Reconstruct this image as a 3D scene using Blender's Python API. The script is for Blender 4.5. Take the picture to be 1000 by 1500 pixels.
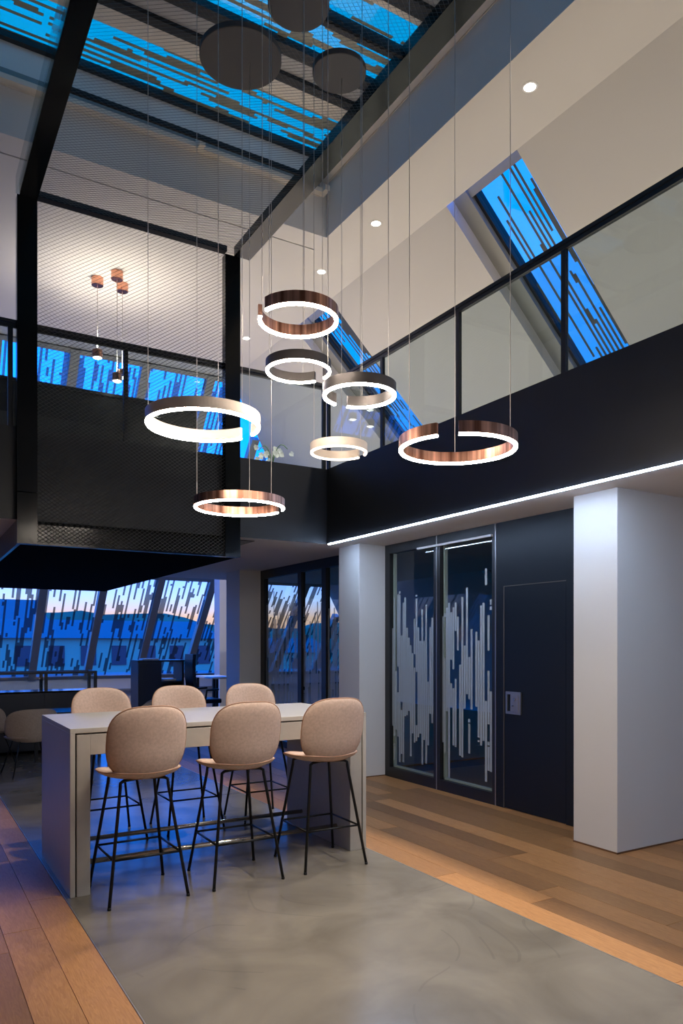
import bpy, bmesh, math, random
from math import sin, cos, tan, pi, radians, sqrt, floor
from mathutils import Vector, Matrix

for o in list(bpy.data.objects):
    bpy.data.objects.remove(o)
scene = bpy.context.scene
COL = scene.collection
random.seed(7)

# ------------------------------------------------------------------ camera
FPX, YAW, VH, CAMH = 1081.46, 0.536763, 942.64, 1.57
cd = bpy.data.cameras.new('camera')
cd.sensor_fit = 'HORIZONTAL'
cd.sensor_width = 36.0
cd.lens = FPX / 1000.0 * 36.0
cd.shift_y = (VH - 750.0) / 1000.0
cd.clip_start, cd.clip_end = 0.05, 2000
cam = bpy.data.objects.new('camera', cd)
cam.location = (0, 0, CAMH)
cam.rotation_euler = (pi / 2, 0, -YAW)
COL.objects.link(cam)
scene.camera = cam
CF = Vector((sin(YAW), cos(YAW), 0))      # the direction the photographer faces
CR = Vector((cos(YAW), -sin(YAW), 0))

# ------------------------------------------------------------------ world: dusk sky
w = bpy.data.worlds.new('dusk_sky')
scene.world = w
w.use_nodes = True
nt = w.node_tree
nt.nodes.clear()
tc = nt.nodes.new('ShaderNodeTexCoord')
sp = nt.nodes.new('ShaderNodeSeparateXYZ')
rp = nt.nodes.new('ShaderNodeValToRGB')
bg = nt.nodes.new('ShaderNodeBackground')
ow = nt.nodes.new('ShaderNodeOutputWorld')
nt.links.new(tc.outputs['Generated'], sp.inputs[0])
nt.links.new(sp.outputs['Z'], rp.inputs[0])
nt.links.new(rp.outputs[0], bg.inputs[0])
nt.links.new(bg.outputs[0], ow.inputs[0])
cr = rp.color_ramp
cr.elements[0].position = 0.0
cr.elements[0].color = (0.02, 0.07, 0.20, 1)
cr.elements[1].position = 1.0
cr.elements[1].color = (0.0, 0.60, 3.8, 1)
for p, c in ((0.004, (0.75, 0.42, 0.36, 1)), (0.035, (0.95, 0.66, 0.55, 1)), (0.06, (0.62, 0.90, 1.7, 1)), (0.10, (0.24, 0.82, 3.6, 1)),
             (0.17, (0.01, 0.84, 4.4, 1)), (0.5, (0.0, 0.82, 4.6, 1))):
    e = cr.elements.new(p)
    e.color = c
SKY = 1.0
bg.inputs[1].default_value = SKY

# ------------------------------------------------------------------ view
vs = scene.view_settings
vs.view_transform = 'Standard'
vs.look = 'None'
vs.gamma = 1.0
vs.use_curve_mapping = False
vs.exposure = 0.15
scene.cycles.transparent_max_bounces = 24
scene.cycles.max_bounces = 10
scene.cycles.diffuse_bounces = 5

RING_E = 95.0
DOWN_W = 390.0
LED_E = 95.0


# ------------------------------------------------------------------ materials
def new_mat(name):
    m = bpy.data.materials.new(name)
    m.use_nodes = True
    return m, m.node_tree, m.node_tree.nodes.get('Principled BSDF')


def plain(name, col, rough=0.5, metal=0.0, spec=0.5, noise=0.0, nscale=8.0, bump=0.0, bscale=60.0):
    m, t, b = new_mat(name)
    b.inputs['Base Color'].default_value = (*col, 1)
    b.inputs['Roughness'].default_value = rough
    b.inputs['Metallic'].default_value = metal
    b.inputs['Specular IOR Level'].default_value = spec
    if noise or bump:
        tc = t.nodes.new('ShaderNodeTexCoord')
    if noise:
        n = t.nodes.new('ShaderNodeTexNoise')
        n.inputs['Scale'].default_value = nscale
        n.inputs['Detail'].default_value = 5
        t.links.new(tc.outputs['Object'], n.inputs['Vector'])
        r = t.nodes.new('ShaderNodeValToRGB')
        r.color_ramp.elements[0].position = 0.3
        r.color_ramp.elements[1].position = 0.7
        r.color_ramp.elements[0].color = (*[c * (1 - noise) for c in col], 1)
        r.color_ramp.elements[1].color = (*[min(1, c * (1 + noise)) for c in col], 1)
        t.links.new(n.outputs['Fac'], r.inputs[0])
        t.links.new(r.outputs[0], b.inputs['Base Color'])
    if bump:
        n2 = t.nodes.new('ShaderNodeTexNoise')
        n2.inputs['Scale'].default_value = bscale
        n2.inputs['Detail'].default_value = 3
        t.links.new(tc.outputs['Object'], n2.inputs['Vector'])
        bp = t.nodes.new('ShaderNodeBump')
        bp.inputs['Strength'].default_value = bump
        bp.inputs['Distance'].default_value = 0.01
        t.links.new(n2.outputs['Fac'], bp.inputs['Height'])
        t.links.new(bp.outputs[0], b.inputs['Normal'])
    return m


def emit(name, col, s):
    m, t, b = new_mat(name)
    b.inputs['Base Color'].default_value = (*col, 1)
    b.inputs['Emission Color'].default_value = (*col, 1)
    b.inputs['Emission Strength'].default_value = s
    return m


def math_node(t, op, a, b=None, c=None):
    n = t.nodes.new('ShaderNodeMath')
    n.operation = op
    for i, v in enumerate((a, b, c)):
        if v is None:
            continue
        if isinstance(v, (int, float)):
            n.inputs[i].default_value = v
        else:
            t.links.new(v, n.inputs[i])
    return n.outputs[0]


def glass_nodes(t, tint, ior=1.5):
    tr = t.nodes.new('ShaderNodeBsdfTransparent')
    tr.inputs[0].default_value = (*tint, 1)
    gl = t.nodes.new('ShaderNodeBsdfGlossy')
    gl.inputs['Roughness'].default_value = 0.01
    lw = t.nodes.new('ShaderNodeLayerWeight')       # Schlick reflectance, the same from both sides of a pane
    lw.inputs[0].default_value = 0.5
    f0 = ((ior - 1) / (ior + 1)) ** 2
    fr = math_node(t, 'MULTIPLY_ADD', math_node(t, 'POWER', lw.outputs['Facing'], 5.0), 1 - f0, f0)
    mx = t.nodes.new('ShaderNodeMixShader')
    t.links.new(fr, mx.inputs[0])
    t.links.new(tr.outputs[0], mx.inputs[1])
    t.links.new(gl.outputs[0], mx.inputs[2])
    return mx.outputs[0]


def glass(name, tint=(0.9, 0.94, 0.93), ior=1.5):
    m, t, b = new_mat(name)
    t.nodes.remove(b)
    t.links.new(glass_nodes(t, tint, ior), t.nodes['Material Output'].inputs[0])
    return m


def frit(name, colw, vfreq, thr, ink, tint=(0.95, 0.97, 1.0), zfade=None, opacity=1.0, seed=0.0, duty=1.0, extra=None):
    """glass printed with broken upright dashes; uv is in metres"""
    m, t, b = new_mat(name)
    g = glass_nodes(t, tint)
    uv = t.nodes.new('ShaderNodeUVMap')
    s = t.nodes.new('ShaderNodeSeparateXYZ')
    t.links.new(uv.outputs[0], s.inputs[0])
    c = math_node(t, 'FLOOR', math_node(t, 'DIVIDE', s.outputs[0], colw))
    v = math_node(t, 'MULTIPLY', math_node(t, 'FLOOR', math_node(t, 'DIVIDE', s.outputs[1], 0.05)), 0.05)
    cb = t.nodes.new('ShaderNodeCombineXYZ')
    t.links.new(math_node(t, 'MULTIPLY_ADD', c, 7.31, seed), cb.inputs[0])
    t.links.new(math_node(t, 'MULTIPLY', v, vfreq), cb.inputs[1])
    n = t.nodes.new('ShaderNodeTexNoise')
    n.noise_dimensions = '2D'
    n.inputs['Scale'].default_value = 1.0
    n.inputs['Detail'].default_value = 2.6
    t.links.new(cb.outputs[0], n.inputs['Vector'])
    th = thr
    if zfade:                                   # (centre, half width): printed thick in the middle, thin at the ends
        d = math_node(t, 'DIVIDE', math_node(t, 'ABSOLUTE', math_node(t, 'SUBTRACT', s.outputs[1], zfade[0])), zfade[1])
        th = math_node(t, 'MULTIPLY_ADD', math_node(t, 'POWER', d, 2.5), zfade[2], thr)
    k = math_node(t, 'GREATER_THAN', n.outputs['Fac'], th)
    if extra:                                   # a second, finer set of dashes
        c2 = math_node(t, 'FLOOR', math_node(t, 'DIVIDE', s.outputs[0], extra[0]))
        cb2 = t.nodes.new('ShaderNodeCombineXYZ')
        t.links.new(math_node(t, 'MULTIPLY_ADD', c2, 5.17, seed + 40.0), cb2.inputs[0])
        t.links.new(math_node(t, 'MULTIPLY', v, vfreq * 2.2), cb2.inputs[1])
        n2 = t.nodes.new('ShaderNodeTexNoise')
        n2.noise_dimensions = '2D'
        n2.inputs['Scale'].default_value = 1.0
        n2.inputs['Detail'].default_value = 1.0
        t.links.new(cb2.outputs[0], n2.inputs['Vector'])
        th2 = math_node(t, 'ADD', th, extra[1])
        k = math_node(t, 'MAXIMUM', k, math_node(t, 'GREATER_THAN', n2.outputs['Fac'], th2))
    if duty < 1:
        k = math_node(t, 'MULTIPLY', k, math_node(t, 'LESS_THAN', math_node(t, 'FRACT', math_node(t, 'DIVIDE', s.outputs[0], colw)), duty))
    k = math_node(t, 'MULTIPLY', k, opacity)
    b.inputs['Base Color'].default_value = (*ink, 1)
    b.inputs['Roughness'].default_value = 0.5
    mx = t.nodes.new('ShaderNodeMixShader')
    t.links.new(k, mx.inputs[0])
    t.links.new(g, mx.inputs[1])
    t.links.new(b.outputs[0], mx.inputs[2])
    t.links.new(mx.outputs[0], t.nodes['Material Output'].inputs[0])
    return m


def wood_mat():
    m, t, b = new_mat('oak_plank')
    tc = t.nodes.new('ShaderNodeTexCoord')
    oi = t.nodes.new('ShaderNodeObjectInfo')
    off = t.nodes.new('ShaderNodeVectorMath')
    off.operation = 'MULTIPLY_ADD'
    off.inputs[1].default_value = (9.0, 0.9, 1.0)
    cmb = t.nodes.new('ShaderNodeCombineXYZ')
    r50 = math_node(t, 'MULTIPLY', oi.outputs['Random'], 50.0)
    for i in range(3):
        t.links.new(r50, cmb.inputs[i])
    t.links.new(tc.outputs['Object'], off.inputs[0])
    t.links.new(cmb.outputs[0], off.inputs[2])
    n = t.nodes.new('ShaderNodeTexNoise')
    n.inputs['Scale'].default_value = 2.2
    n.inputs['Detail'].default_value = 6
    n.inputs['Distortion'].default_value = 1.4
    t.links.new(off.outputs[0], n.inputs['Vector'])
    wv = math_node(t, 'FRACT', math_node(t, 'MULTIPLY', n.outputs['Fac'], 9.0))
    fine = t.nodes.new('ShaderNodeTexNoise')
    fine.inputs['Scale'].default_value = 14
    fine.inputs['Detail'].default_value = 4
    t.links.new(off.outputs[0], fine.inputs['Vector'])
    k = math_node(t, 'ADD', math_node(t, 'MULTIPLY', wv, 0.30), math_node(t, 'MULTIPLY', fine.outputs['Fac'], 0.7))
    r = t.nodes.new('ShaderNodeValToRGB')
    r.color_ramp.elements[0].position = 0.15
    r.color_ramp.elements[0].color = (0.270, 0.130, 0.058, 1)
    r.color_ramp.elements[1].position = 0.85
    r.color_ramp.elements[1].color = (0.440, 0.245, 0.120, 1)
    t.links.new(k, r.inputs[0])
    hs = t.nodes.new('ShaderNodeHueSaturation')
    t.links.new(r.outputs[0], hs.inputs['Color'])
    t.links.new(math_node(t, 'MULTIPLY_ADD', oi.outputs['Random'], 0.75, 0.62), hs.inputs['Value'])
    hs.inputs['Saturation'].default_value = 1.12
    t.links.new(hs.outputs[0], b.inputs['Base Color'])
    b.inputs['Roughness'].default_value = 0.42
    bp = t.nodes.new('ShaderNodeBump')
    bp.inputs['Strength'].default_value = 0.12
    bp.inputs['Distance'].default_value = 0.004
    t.links.new(k, bp.inputs['Height'])
    t.links.new(bp.outputs[0], b.inputs['Normal'])
    return m


def concrete_mat():
    m, t, b = new_mat('trowelled_concrete')
    tc = t.nodes.new('ShaderNodeTexCoord')
    n = t.nodes.new('ShaderNodeTexNoise')
    n.inputs['Scale'].default_value = 1.6
    n.inputs['Detail'].default_value = 7
    n.inputs['Distortion'].default_value = 0.8
    t.links.new(tc.outputs['Object'], n.inputs['Vector'])
    r = t.nodes.new('ShaderNodeValToRGB')
    r.color_ramp.elements[0].position = 0.32
    r.color_ramp.elements[0].color = (0.142, 0.122, 0.095, 1)
    r.color_ramp.elements[1].position = 0.72
    r.color_ramp.elements[1].color = (0.245, 0.214, 0.168, 1)
    t.links.new(n.outputs['Fac'], r.inputs[0])
    # trowel arcs: thin contour slices of a slow noise field
    vo = t.nodes.new('ShaderNodeTexNoise')
    vo.inputs['Scale'].default_value = 0.9
    vo.inputs['Detail'].default_value = 0.6
    vo.inputs['Distortion'].default_value = 0.5
    t.links.new(tc.outputs['Object'], vo.inputs['Vector'])
    fr = math_node(t, 'FRACT', math_node(t, 'MULTIPLY', vo.outputs['Fac'], 7.0))
    line = math_node(t, 'LESS_THAN', math_node(t, 'ABSOLUTE', math_node(t, 'SUBTRACT', fr, 0.5)), 0.030)
    n3 = t.nodes.new('ShaderNodeTexNoise')
    n3.inputs['Scale'].default_value = 1.9
    t.links.new(tc.outputs['Object'], n3.inputs['Vector'])
    msk = math_node(t, 'GREATER_THAN', n3.outputs['Fac'], 0.55)
    ln = math_node(t, 'MULTIPLY', line, msk)
    mx = t.nodes.new('ShaderNodeMix')
    mx.data_type = 'RGBA'
    mx.blend_type = 'MIX'
    t.links.new(math_node(t, 'MULTIPLY', ln, 0.28), mx.inputs['Factor'])
    t.links.new(r.outputs[0], mx.inputs['A'])
    mx.inputs['B'].default_value = (0.11, 0.10, 0.085, 1)
    t.links.new(mx.outputs['Result'], b.inputs['Base Color'])
    n2 = t.nodes.new('ShaderNodeTexNoise')
    n2.inputs['Scale'].default_value = 5
    n2.inputs['Detail'].default_value = 6
    t.links.new(tc.outputs['Object'], n2.inputs['Vector'])
    rr = math_node(t, 'MULTIPLY_ADD', n2.outputs['Fac'], 0.10, 0.20)
    t.links.new(rr, b.inputs['Roughness'])
    bp = t.nodes.new('ShaderNodeBump')
    bp.inputs['Strength'].default_value = 0.06
    bp.inputs['Distance'].default_value = 0.02
    n4 = t.nodes.new('ShaderNodeTexNoise')
    n4.inputs['Scale'].default_value = 2.2
    n4.inputs['Detail'].default_value = 1.5
    t.links.new(tc.outputs['Object'], n4.inputs['Vector'])
    t.links.new(n4.outputs['Fac'], bp.inputs['Height'])
    t.links.new(bp.outputs[0], b.inputs['Normal'])
    return m


M = {}
M['plaster'] = plain('white_plaster', (0.70, 0.685, 0.66), 0.75, bump=0.03, bscale=90)
M['ceiling'] = plain('ceiling_paint', (0.60, 0.585, 0.55), 0.8)
M['soffit'] = plain('soffit_paint', (0.72, 0.70, 0.68), 0.8)
M['concrete'] = concrete_mat()
M['wood'] = wood_mat()
M['sub'] = plain('subfloor', (0.10, 0.07, 0.05), 0.8)
M['trimwood'] = plain('brown_skirting', (0.16, 0.075, 0.03), 0.6)
M['fascia'] = plain('anthracite_panel', (0.010, 0.011, 0.014), 0.45, noise=0.12, nscale=3)
M['blackframe'] = plain('black_powder_coat', (0.012, 0.013, 0.015), 0.4)
M['blackgloss'] = plain('black_polished_panel', (0.004, 0.005, 0.006), 0.15, spec=0.25)
M['blackmatte'] = plain('black_felt', (0.002, 0.002, 0.002), 0.9, spec=0.02)
M['doorpanel'] = plain('blue_black_panel', (0.006, 0.009, 0.014), 0.42, spec=0.35)
M['mesh'] = plain('expanded_metal', (0.09, 0.088, 0.085), 0.5, metal=0.2)
M['darkwall'] = plain('dark_wall', (0.010, 0.010, 0.011), 0.7)
M['greywall'] = plain('grey_room_wall', (0.20, 0.20, 0.21), 0.8)
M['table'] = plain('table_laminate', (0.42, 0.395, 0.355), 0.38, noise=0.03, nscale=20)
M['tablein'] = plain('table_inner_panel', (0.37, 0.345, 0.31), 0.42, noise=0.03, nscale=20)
M['chrome'] = plain('brushed_steel', (0.72, 0.66, 0.58), 0.22, metal=1.0)
M['steel'] = plain('steel_plate', (0.48, 0.47, 0.45), 0.35, metal=0.9)
M['fabric'] = plain('beige_wool', (0.57, 0.415, 0.33), 0.9, spec=0.2, noise=0.10, nscale=60, bump=0.25, bscale=350)
M['fabric2'] = plain('greige_wool', (0.38, 0.31, 0.26), 0.9, spec=0.2, noise=0.10, nscale=60, bump=0.25, bscale=350)
M['piping'] = plain('tan_piping', (0.38, 0.21, 0.13), 0.7)
M['legs'] = plain('black_steel_tube', (0.006, 0.006, 0.0065), 0.4, spec=0.3)
M['copper'] = plain('brushed_copper', (0.62, 0.30, 0.20), 0.24, metal=1.0, noise=0.12, nscale=6)


def brushed_copper():
    m, t, b = new_mat('brushed_copper_ring')
    tc = t.nodes.new('ShaderNodeTexCoord')
    s = t.nodes.new('ShaderNodeSeparateXYZ')
    t.links.new(tc.outputs['Object'], s.inputs[0])
    an = math_node(t, 'ARCTAN2', s.outputs[1], s.outputs[0])
    cb = t.nodes.new('ShaderNodeCombineXYZ')
    t.links.new(math_node(t, 'MULTIPLY', an, 4.0), cb.inputs[0])
    n = t.nodes.new('ShaderNodeTexNoise')
    n.inputs['Scale'].default_value = 1.6
    n.inputs['Detail'].default_value = 5
    t.links.new(cb.outputs[0], n.inputs['Vector'])
    r = t.nodes.new('ShaderNodeValToRGB')
    r.color_ramp.elements[0].position = 0.38
    r.color_ramp.elements[0].color = (0.20, 0.085, 0.055, 1)
    r.color_ramp.elements[1].position = 0.66
    r.color_ramp.elements[1].color = (0.86, 0.47, 0.34, 1)
    t.links.new(n.outputs['Fac'], r.inputs[0])
    t.links.new(r.outputs[0], b.inputs['Base Color'])
    b.inputs['Metallic'].default_value = 1.0
    b.inputs['Roughness'].default_value = 0.3
    return m


M['copper_ring'] = brushed_copper()
M['phantom'] = plain('dark_bronze', (0.10, 0.088, 0.085), 0.4, metal=0.7)
M['champagne'] = plain('champagne_gold', (0.76, 0.64, 0.53), 0.45, metal=0.1)
M['canopy'] = plain('taupe_canopy', (0.085, 0.073, 0.064), 0.6)
M['wire'] = plain('suspension_wire', (0.55, 0.53, 0.50), 0.4, metal=0.3)
M['ringlight'] = emit('ring_diffuser', (1.0, 0.88, 0.74), RING_E)
M['ringlight_dim'] = emit('ring_diffuser_dim', (1.0, 0.88, 0.74), RING_E * 0.03)
M['led'] = emit('led_line', (0.50, 0.68, 1.0), LED_E)
M['lens'] = emit('downlight_lens', (1.0, 0.93, 0.82), 18.0)
M['white'] = plain('white_enamel', (0.8, 0.8, 0.78), 0.4)
M['mullion'] = plain('blue_grey_aluminium', (0.27, 0.27, 0.25), 0.4, metal=0.1)
M['beige'] = plain('beige_aluminium', (0.72, 0.66, 0.57), 0.45)
M['bouncefloor'] = plain('pale_bounce_finish', (0.62, 0.58, 0.52), 0.9)  # pale finish of the added bounce layer, out of view
M['panelgrey'] = plain('grey_roof_panel', (0.42, 0.41, 0.40), 0.6)
M['beam'] = plain('dark_roof_beam', (0.014, 0.014, 0.016), 0.6)
M['rail_glass'] = glass('balustrade_glass', (0.80, 0.86, 0.88), 1.5)
M['door_glass'] = frit('door_glass', 0.036, 1.0, 0.43, (0.48, 0.54, 0.58), (0.62, 0.68, 0.62), zfade=(1.15, 1.05, 0.24), opacity=0.75, seed=3.0, duty=0.86)
M['facade_glass'] = frit('facade_glass', 0.040, 0.85, 0.54, (0.030, 0.055, 0.10), seed=1.0, opacity=0.85)
M['roof_glass'] = frit('roof_glass', 0.040, 0.5, 0.555, (0.050, 0.062, 0.075), tint=(0.6, 0.46, 0.30), seed=9.0)  # tint added to cut the strong blue sky light through these windows
M['sky_glass'] = frit('skylight_glass', 0.036, 0.9, 0.53, (0.30, 0.29, 0.22), tint=(0.5, 0.42, 0.17), seed=5.0)  # darker tint added to hold blue sky light off the well walls
M['hill'] = plain('wooded_hill', (0.09, 0.125, 0.065), 0.95, noise=0.3, nscale=0.05)
M['town'] = plain('rendered_house', (0.34, 0.34, 0.22), 0.9)
M['townroof'] = plain('house_roof', (0.10, 0.10, 0.11), 0.9)
M['townwin'] = plain('dark_house_window', (0.03, 0.035, 0.05), 0.3)
M['ground'] = plain('dark_ground', (0.08, 0.09, 0.09), 0.95)
M['petal'] = plain('white_petal', (0.85, 0.85, 0.80), 0.6)
M['stem'] = plain('green_stem', (0.10, 0.22, 0.04), 0.6)
M['navy'] = plain('navy_cabinet', (0.014, 0.018, 0.030), 0.35)


# ------------------------------------------------------------------ mesh helpers
WLOC = {}


class MB:
    def __init__(s):
        s.bm = bmesh.new()
        s.uv = None

    def box(s, x0, x1, y0, y1, z0, z1, bev=0.0):
        vs_ = [s.bm.verts.new((x, y, z)) for z in (z0, z1) for y in (y0, y1) for x in (x0, x1)]
        fs = []
        for q in ((0, 2, 3, 1), (4, 5, 7, 6), (0, 1, 5, 4), (2, 6, 7, 3), (0, 4, 6, 2), (1, 3, 7, 5)):
            fs.append(s.bm.faces.new([vs_[i] for i in q]))
        if bev:
            es = list({e for f_ in fs for e in f_.edges})
            bmesh.ops.bevel(s.bm, geom=es, offset=bev, segments=2, affect='EDGES', profile=0.5)
        return s

    def hexa(s, pts):
        """eight corners: bottom four then top four, both in the same turn"""
        v = [s.bm.verts.new(p) for p in pts]
        for q in ((3, 2, 1, 0), (4, 5, 6, 7), (0, 1, 5, 4), (1, 2, 6, 5), (2, 3, 7, 6), (3, 0, 4, 7)):
            s.bm.faces.new([v[i] for i in q])
        return s

    def tube(s, pts, r, n=8, cap=True, closed=False):
        pts = [Vector(p) for p in pts]
        rings = []
        k = len(pts)
        up0 = None
        for i, p in enumerate(pts):
            if closed:
                d = pts[(i + 1) % k] - pts[i - 1]
            elif i == 0:
                d = pts[1] - p
            elif i == k - 1:
                d = p - pts[-2]
            else:
                d = (pts[i + 1] - p).normalized() + (p - pts[i - 1]).normalized()
            d.normalize()
            if up0 is None:
                up0 = Vector((0, 0, 1)) if abs(d.z) < 0.9 else Vector((1, 0, 0))
            a = up0 - d * up0.dot(d)
            if a.length < 1e-4:
                a = d.orthogonal()
            a.normalize()
            up0 = a
            b = d.cross(a)
            rr = r[i] if isinstance(r, (list, tuple)) else r
            rings.append([s.bm.verts.new(p + a * rr * cos(2 * pi * j / n) + b * rr * sin(2 * pi * j / n)) for j in range(n)])
        m = k if closed else k - 1
        for i in range(m):
            A, B = rings[i], rings[(i + 1) % k]
            for j in range(n):
                f_ = s.bm.faces.new((A[j], A[(j + 1) % n], B[(j + 1) % n], B[j]))
                f_.smooth = True
        if cap and not closed:
            s.bm.faces.new(rings[0][::-1])
            s.bm.faces.new(rings[-1])
        return s

    def lathe(s, prof, c=(0, 0, 0), n=24, smooth=True):
        c = Vector(c)
        rings = []
        for r, z in prof:
            if r < 1e-5:
                rings.append([s.bm.verts.new(c + Vector((0, 0, z)))])
            else:
                rings.append([s.bm.verts.new(c + Vector((r * cos(2 * pi * j / n), r * sin(2 * pi * j / n), z))) for j in range(n)])
        for A, B in zip(rings, rings[1:]):
            for j in range(n):
                a = [A[j % len(A)], A[(j + 1) % len(A)]] if len(A) > 1 else [A[0]]
                b = [B[(j + 1) % n], B[j]] if len(B) > 1 else [B[0]]
                try:
                    f_ = s.bm.faces.new(a + b)
                    f_.smooth = smooth
                except ValueError:
                    pass
        return s

    def quad_uv(s, P, UV):
        if s.uv is None:
            s.uv = s.bm.loops.layers.uv.new('UVMap')
        f_ = s.bm.faces.new([s.bm.verts.new(p) for p in P])
        for l, u in zip(f_.loops, UV):
            l[s.uv].uv = u
        return s

    def slab_uv(s, P, UV, nrm, th):
        """thin pane: the printed face plus a back face and edges"""
        nrm = Vector(nrm) * th
        Q = [Vector(p) + nrm for p in P]
        s.quad_uv(P, UV)
        k = len(P)
        v = [s.bm.verts.new(q) for q in Q]
        return s

    def build(s, name, mat, parent=None, smooth=False, kind=None, sub=0, weld=False):
        off = WLOC.get(parent, Vector((0, 0, 0))) if parent else Vector((0, 0, 0))
        if weld:
            bmesh.ops.remove_doubles(s.bm, verts=s.bm.verts, dist=1e-5)
        bmesh.ops.recalc_face_normals(s.bm, faces=s.bm.faces)
        me = bpy.data.meshes.new(name)
        for v in s.bm.verts:
            v.co -= off
        if smooth:
            for f_ in s.bm.faces:
                f_.smooth = True
        s.bm.to_mesh(me)
        s.bm.free()
        me.materials.append(M[mat] if isinstance(mat, str) else mat)
        o = bpy.data.objects.new(name, me)
        COL.objects.link(o)
        if parent:
            o.parent = parent
        WLOC[o] = off.copy()
        if kind:
            o['kind'] = kind
        if sub:
            md = o.modifiers.new('sub', 'SUBSURF')
            md.levels = md.render_levels = sub
        return o


def tag(o, label, cat, group=None, kind=None):
    o['label'] = label
    o['category'] = cat
    if group:
        o['group'] = group
    if kind:
        o['kind'] = kind
    return o


def thing(name, label, cat, loc=(0, 0, 0), group=None, kind=None):
    o = bpy.data.objects.new(name, None)
    o.empty_display_size = 0.1
    COL.objects.link(o)
    o.location = loc
    WLOC[o] = Vector(loc)
    return tag(o, label, cat, group, kind)


def struct(name, mb, mat, parent=None, smooth=False):
    o = mb.build(name, mat, parent, smooth)
    if parent is None:
        o['kind'] = 'structure'
    return o


def sempty(name, loc=(0, 0, 0)):
    o = bpy.data.objects.new(name, None)
    COL.objects.link(o)
    o.location = loc
    WLOC[o] = Vector(loc)
    o['kind'] = 'structure'
    return o


def copy_tree(o, parent=None):
    c = o.copy()
    COL.objects.link(c)
    c.parent = parent
    for ch in list(o.children):
        copy_tree(ch, c)
    return c


# ------------------------------------------------------------------ key dimensions (metres)
CX0, CX1 = 0.865, 3.062          # concrete strip
ZC = 2.735                       # ceiling of the lower floor
XB, YB = 4.285, 7.52             # edges of the gallery slab round the well
ZF0, ZF1 = 2.735, 3.605          # dark fascia
HC = 6.32                        # flat ceiling of the gallery
XR, SR = 5.08, 1.06              # right roof slope: x = XR + (HC-z)*SR
YR, SB = 12.4, 0.86              # back roof slope: y = YR + (HC-z)*SB
XW = 4.94                        # glass door line
YBACK = -3.2
XLEFT = -4.6


def xr(z):
    return XR + (HC - z) * SR


def yr(z):
    return YR + (HC - z) * SB


# ------------------------------------------------------------------ floor
floor_ = struct('floor', MB().box(CX0, CX1, YBACK, 17.2, -0.12, 0.0), 'concrete')
sub = MB()
sub.box(XLEFT, CX0 - 0.006, YBACK, 17.2, -0.12, -0.022)
sub.box(CX1 + 0.006, 11.6, YBACK, 17.2, -0.12, -0.022)
sub.build('subfloor', 'sub', floor_)
edge = MB()
edge.box(CX0 - 0.006, CX0, YBACK, 17.2, -0.02, 0.001)
edge.box(CX1, CX1 + 0.006, YBACK, 17.2, -0.02, 0.001)
edge.build('edge_strip', 'steel', floor_)
PW = 0.195
lengths = [1.45, 1.8, 2.1, 2.4]
pm = []
for L in lengths:
    mb = MB()
    mb.box(0, PW - 0.0022, 0, L - 0.0025, -0.02, 0, bev=0.0012)
    o = mb.build('plank', 'wood', floor_)
    pm.append(o.data)
    bpy.data.objects.remove(o)
rnd = random.Random(21)


def planks(xs, y0, y1):
    for x in xs:
        y = y0 - rnd.random() * 1.6
        while y < y1:
            i = rnd.randrange(4)
            o = bpy.data.objects.new('plank', pm[i])
            COL.objects.link(o)
            o.parent = floor_
            o.location = (x, y, 0)
            y += lengths[i]


planks([CX0 - 0.006 - PW * (k + 1) for k in range(11)], 0.6, 9.5)
planks([CX1 + 0.007 + PW * k for k in range(10)], 0.6, 11.6)
planks([CX1 + 0.007 + PW * k for k in range(10, 20)], 0.6, 3.6)
rest = MB()
rest.box(XLEFT, CX0 - 0.02 - PW * 11, YBACK, 17.2, -0.022, 0)
rest.box(CX1 + 0.01 + PW * 20, 11.6, YBACK, 3.6, -0.022, 0)
rest.box(XW + 0.08, 11.5, 4.1, 7.28, -0.022, 0)
rest.box(XW + 0.08, 11.5, 7.77, 17.2, -0.022, 0)
rest.build('plank_field', 'wood', floor_, kind='stuff')

# ------------------------------------------------------------------ lower storey walls
WEND = 8.9


def pillar_wall(name, y0, y1, x0=4.575, WEND=WEND):
    o = struct(name, MB().box(x0, WEND, y0, y1, 0, ZC, bev=0.004), 'plaster')
    sk = MB()
    sk.box(x0 - 0.004, x0, y0 - 0.004, y1, 0, 0.012)
    sk.box(x0 - 0.004, WEND, y0 - 0.004, y0, 0, 0.012)
    sk.build('skirting', 'trimwood', o)
    return o


pillar_wall('wall_right', 3.675, 4.092)
pillar_wall('pillar', 7.29, 7.76, 4.58, 5.08)
pillar_wall('pillar', 10.84, 11.40, 4.58, 5.08)
struct('wall_left', MB().box(XLEFT - 0.2, XLEFT, YBACK, 17.2, 0, 7.4), 'plaster')
struct('wall_front', MB().box(XLEFT, 11.0, YBACK - 0.2, YBACK, 0, 7.4), 'plaster')
# rooms behind the doors
struct('wall_room', MB().box(8.6, 8.7, 4.1, 4.9, 0, ZC), 'greywall')

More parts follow.
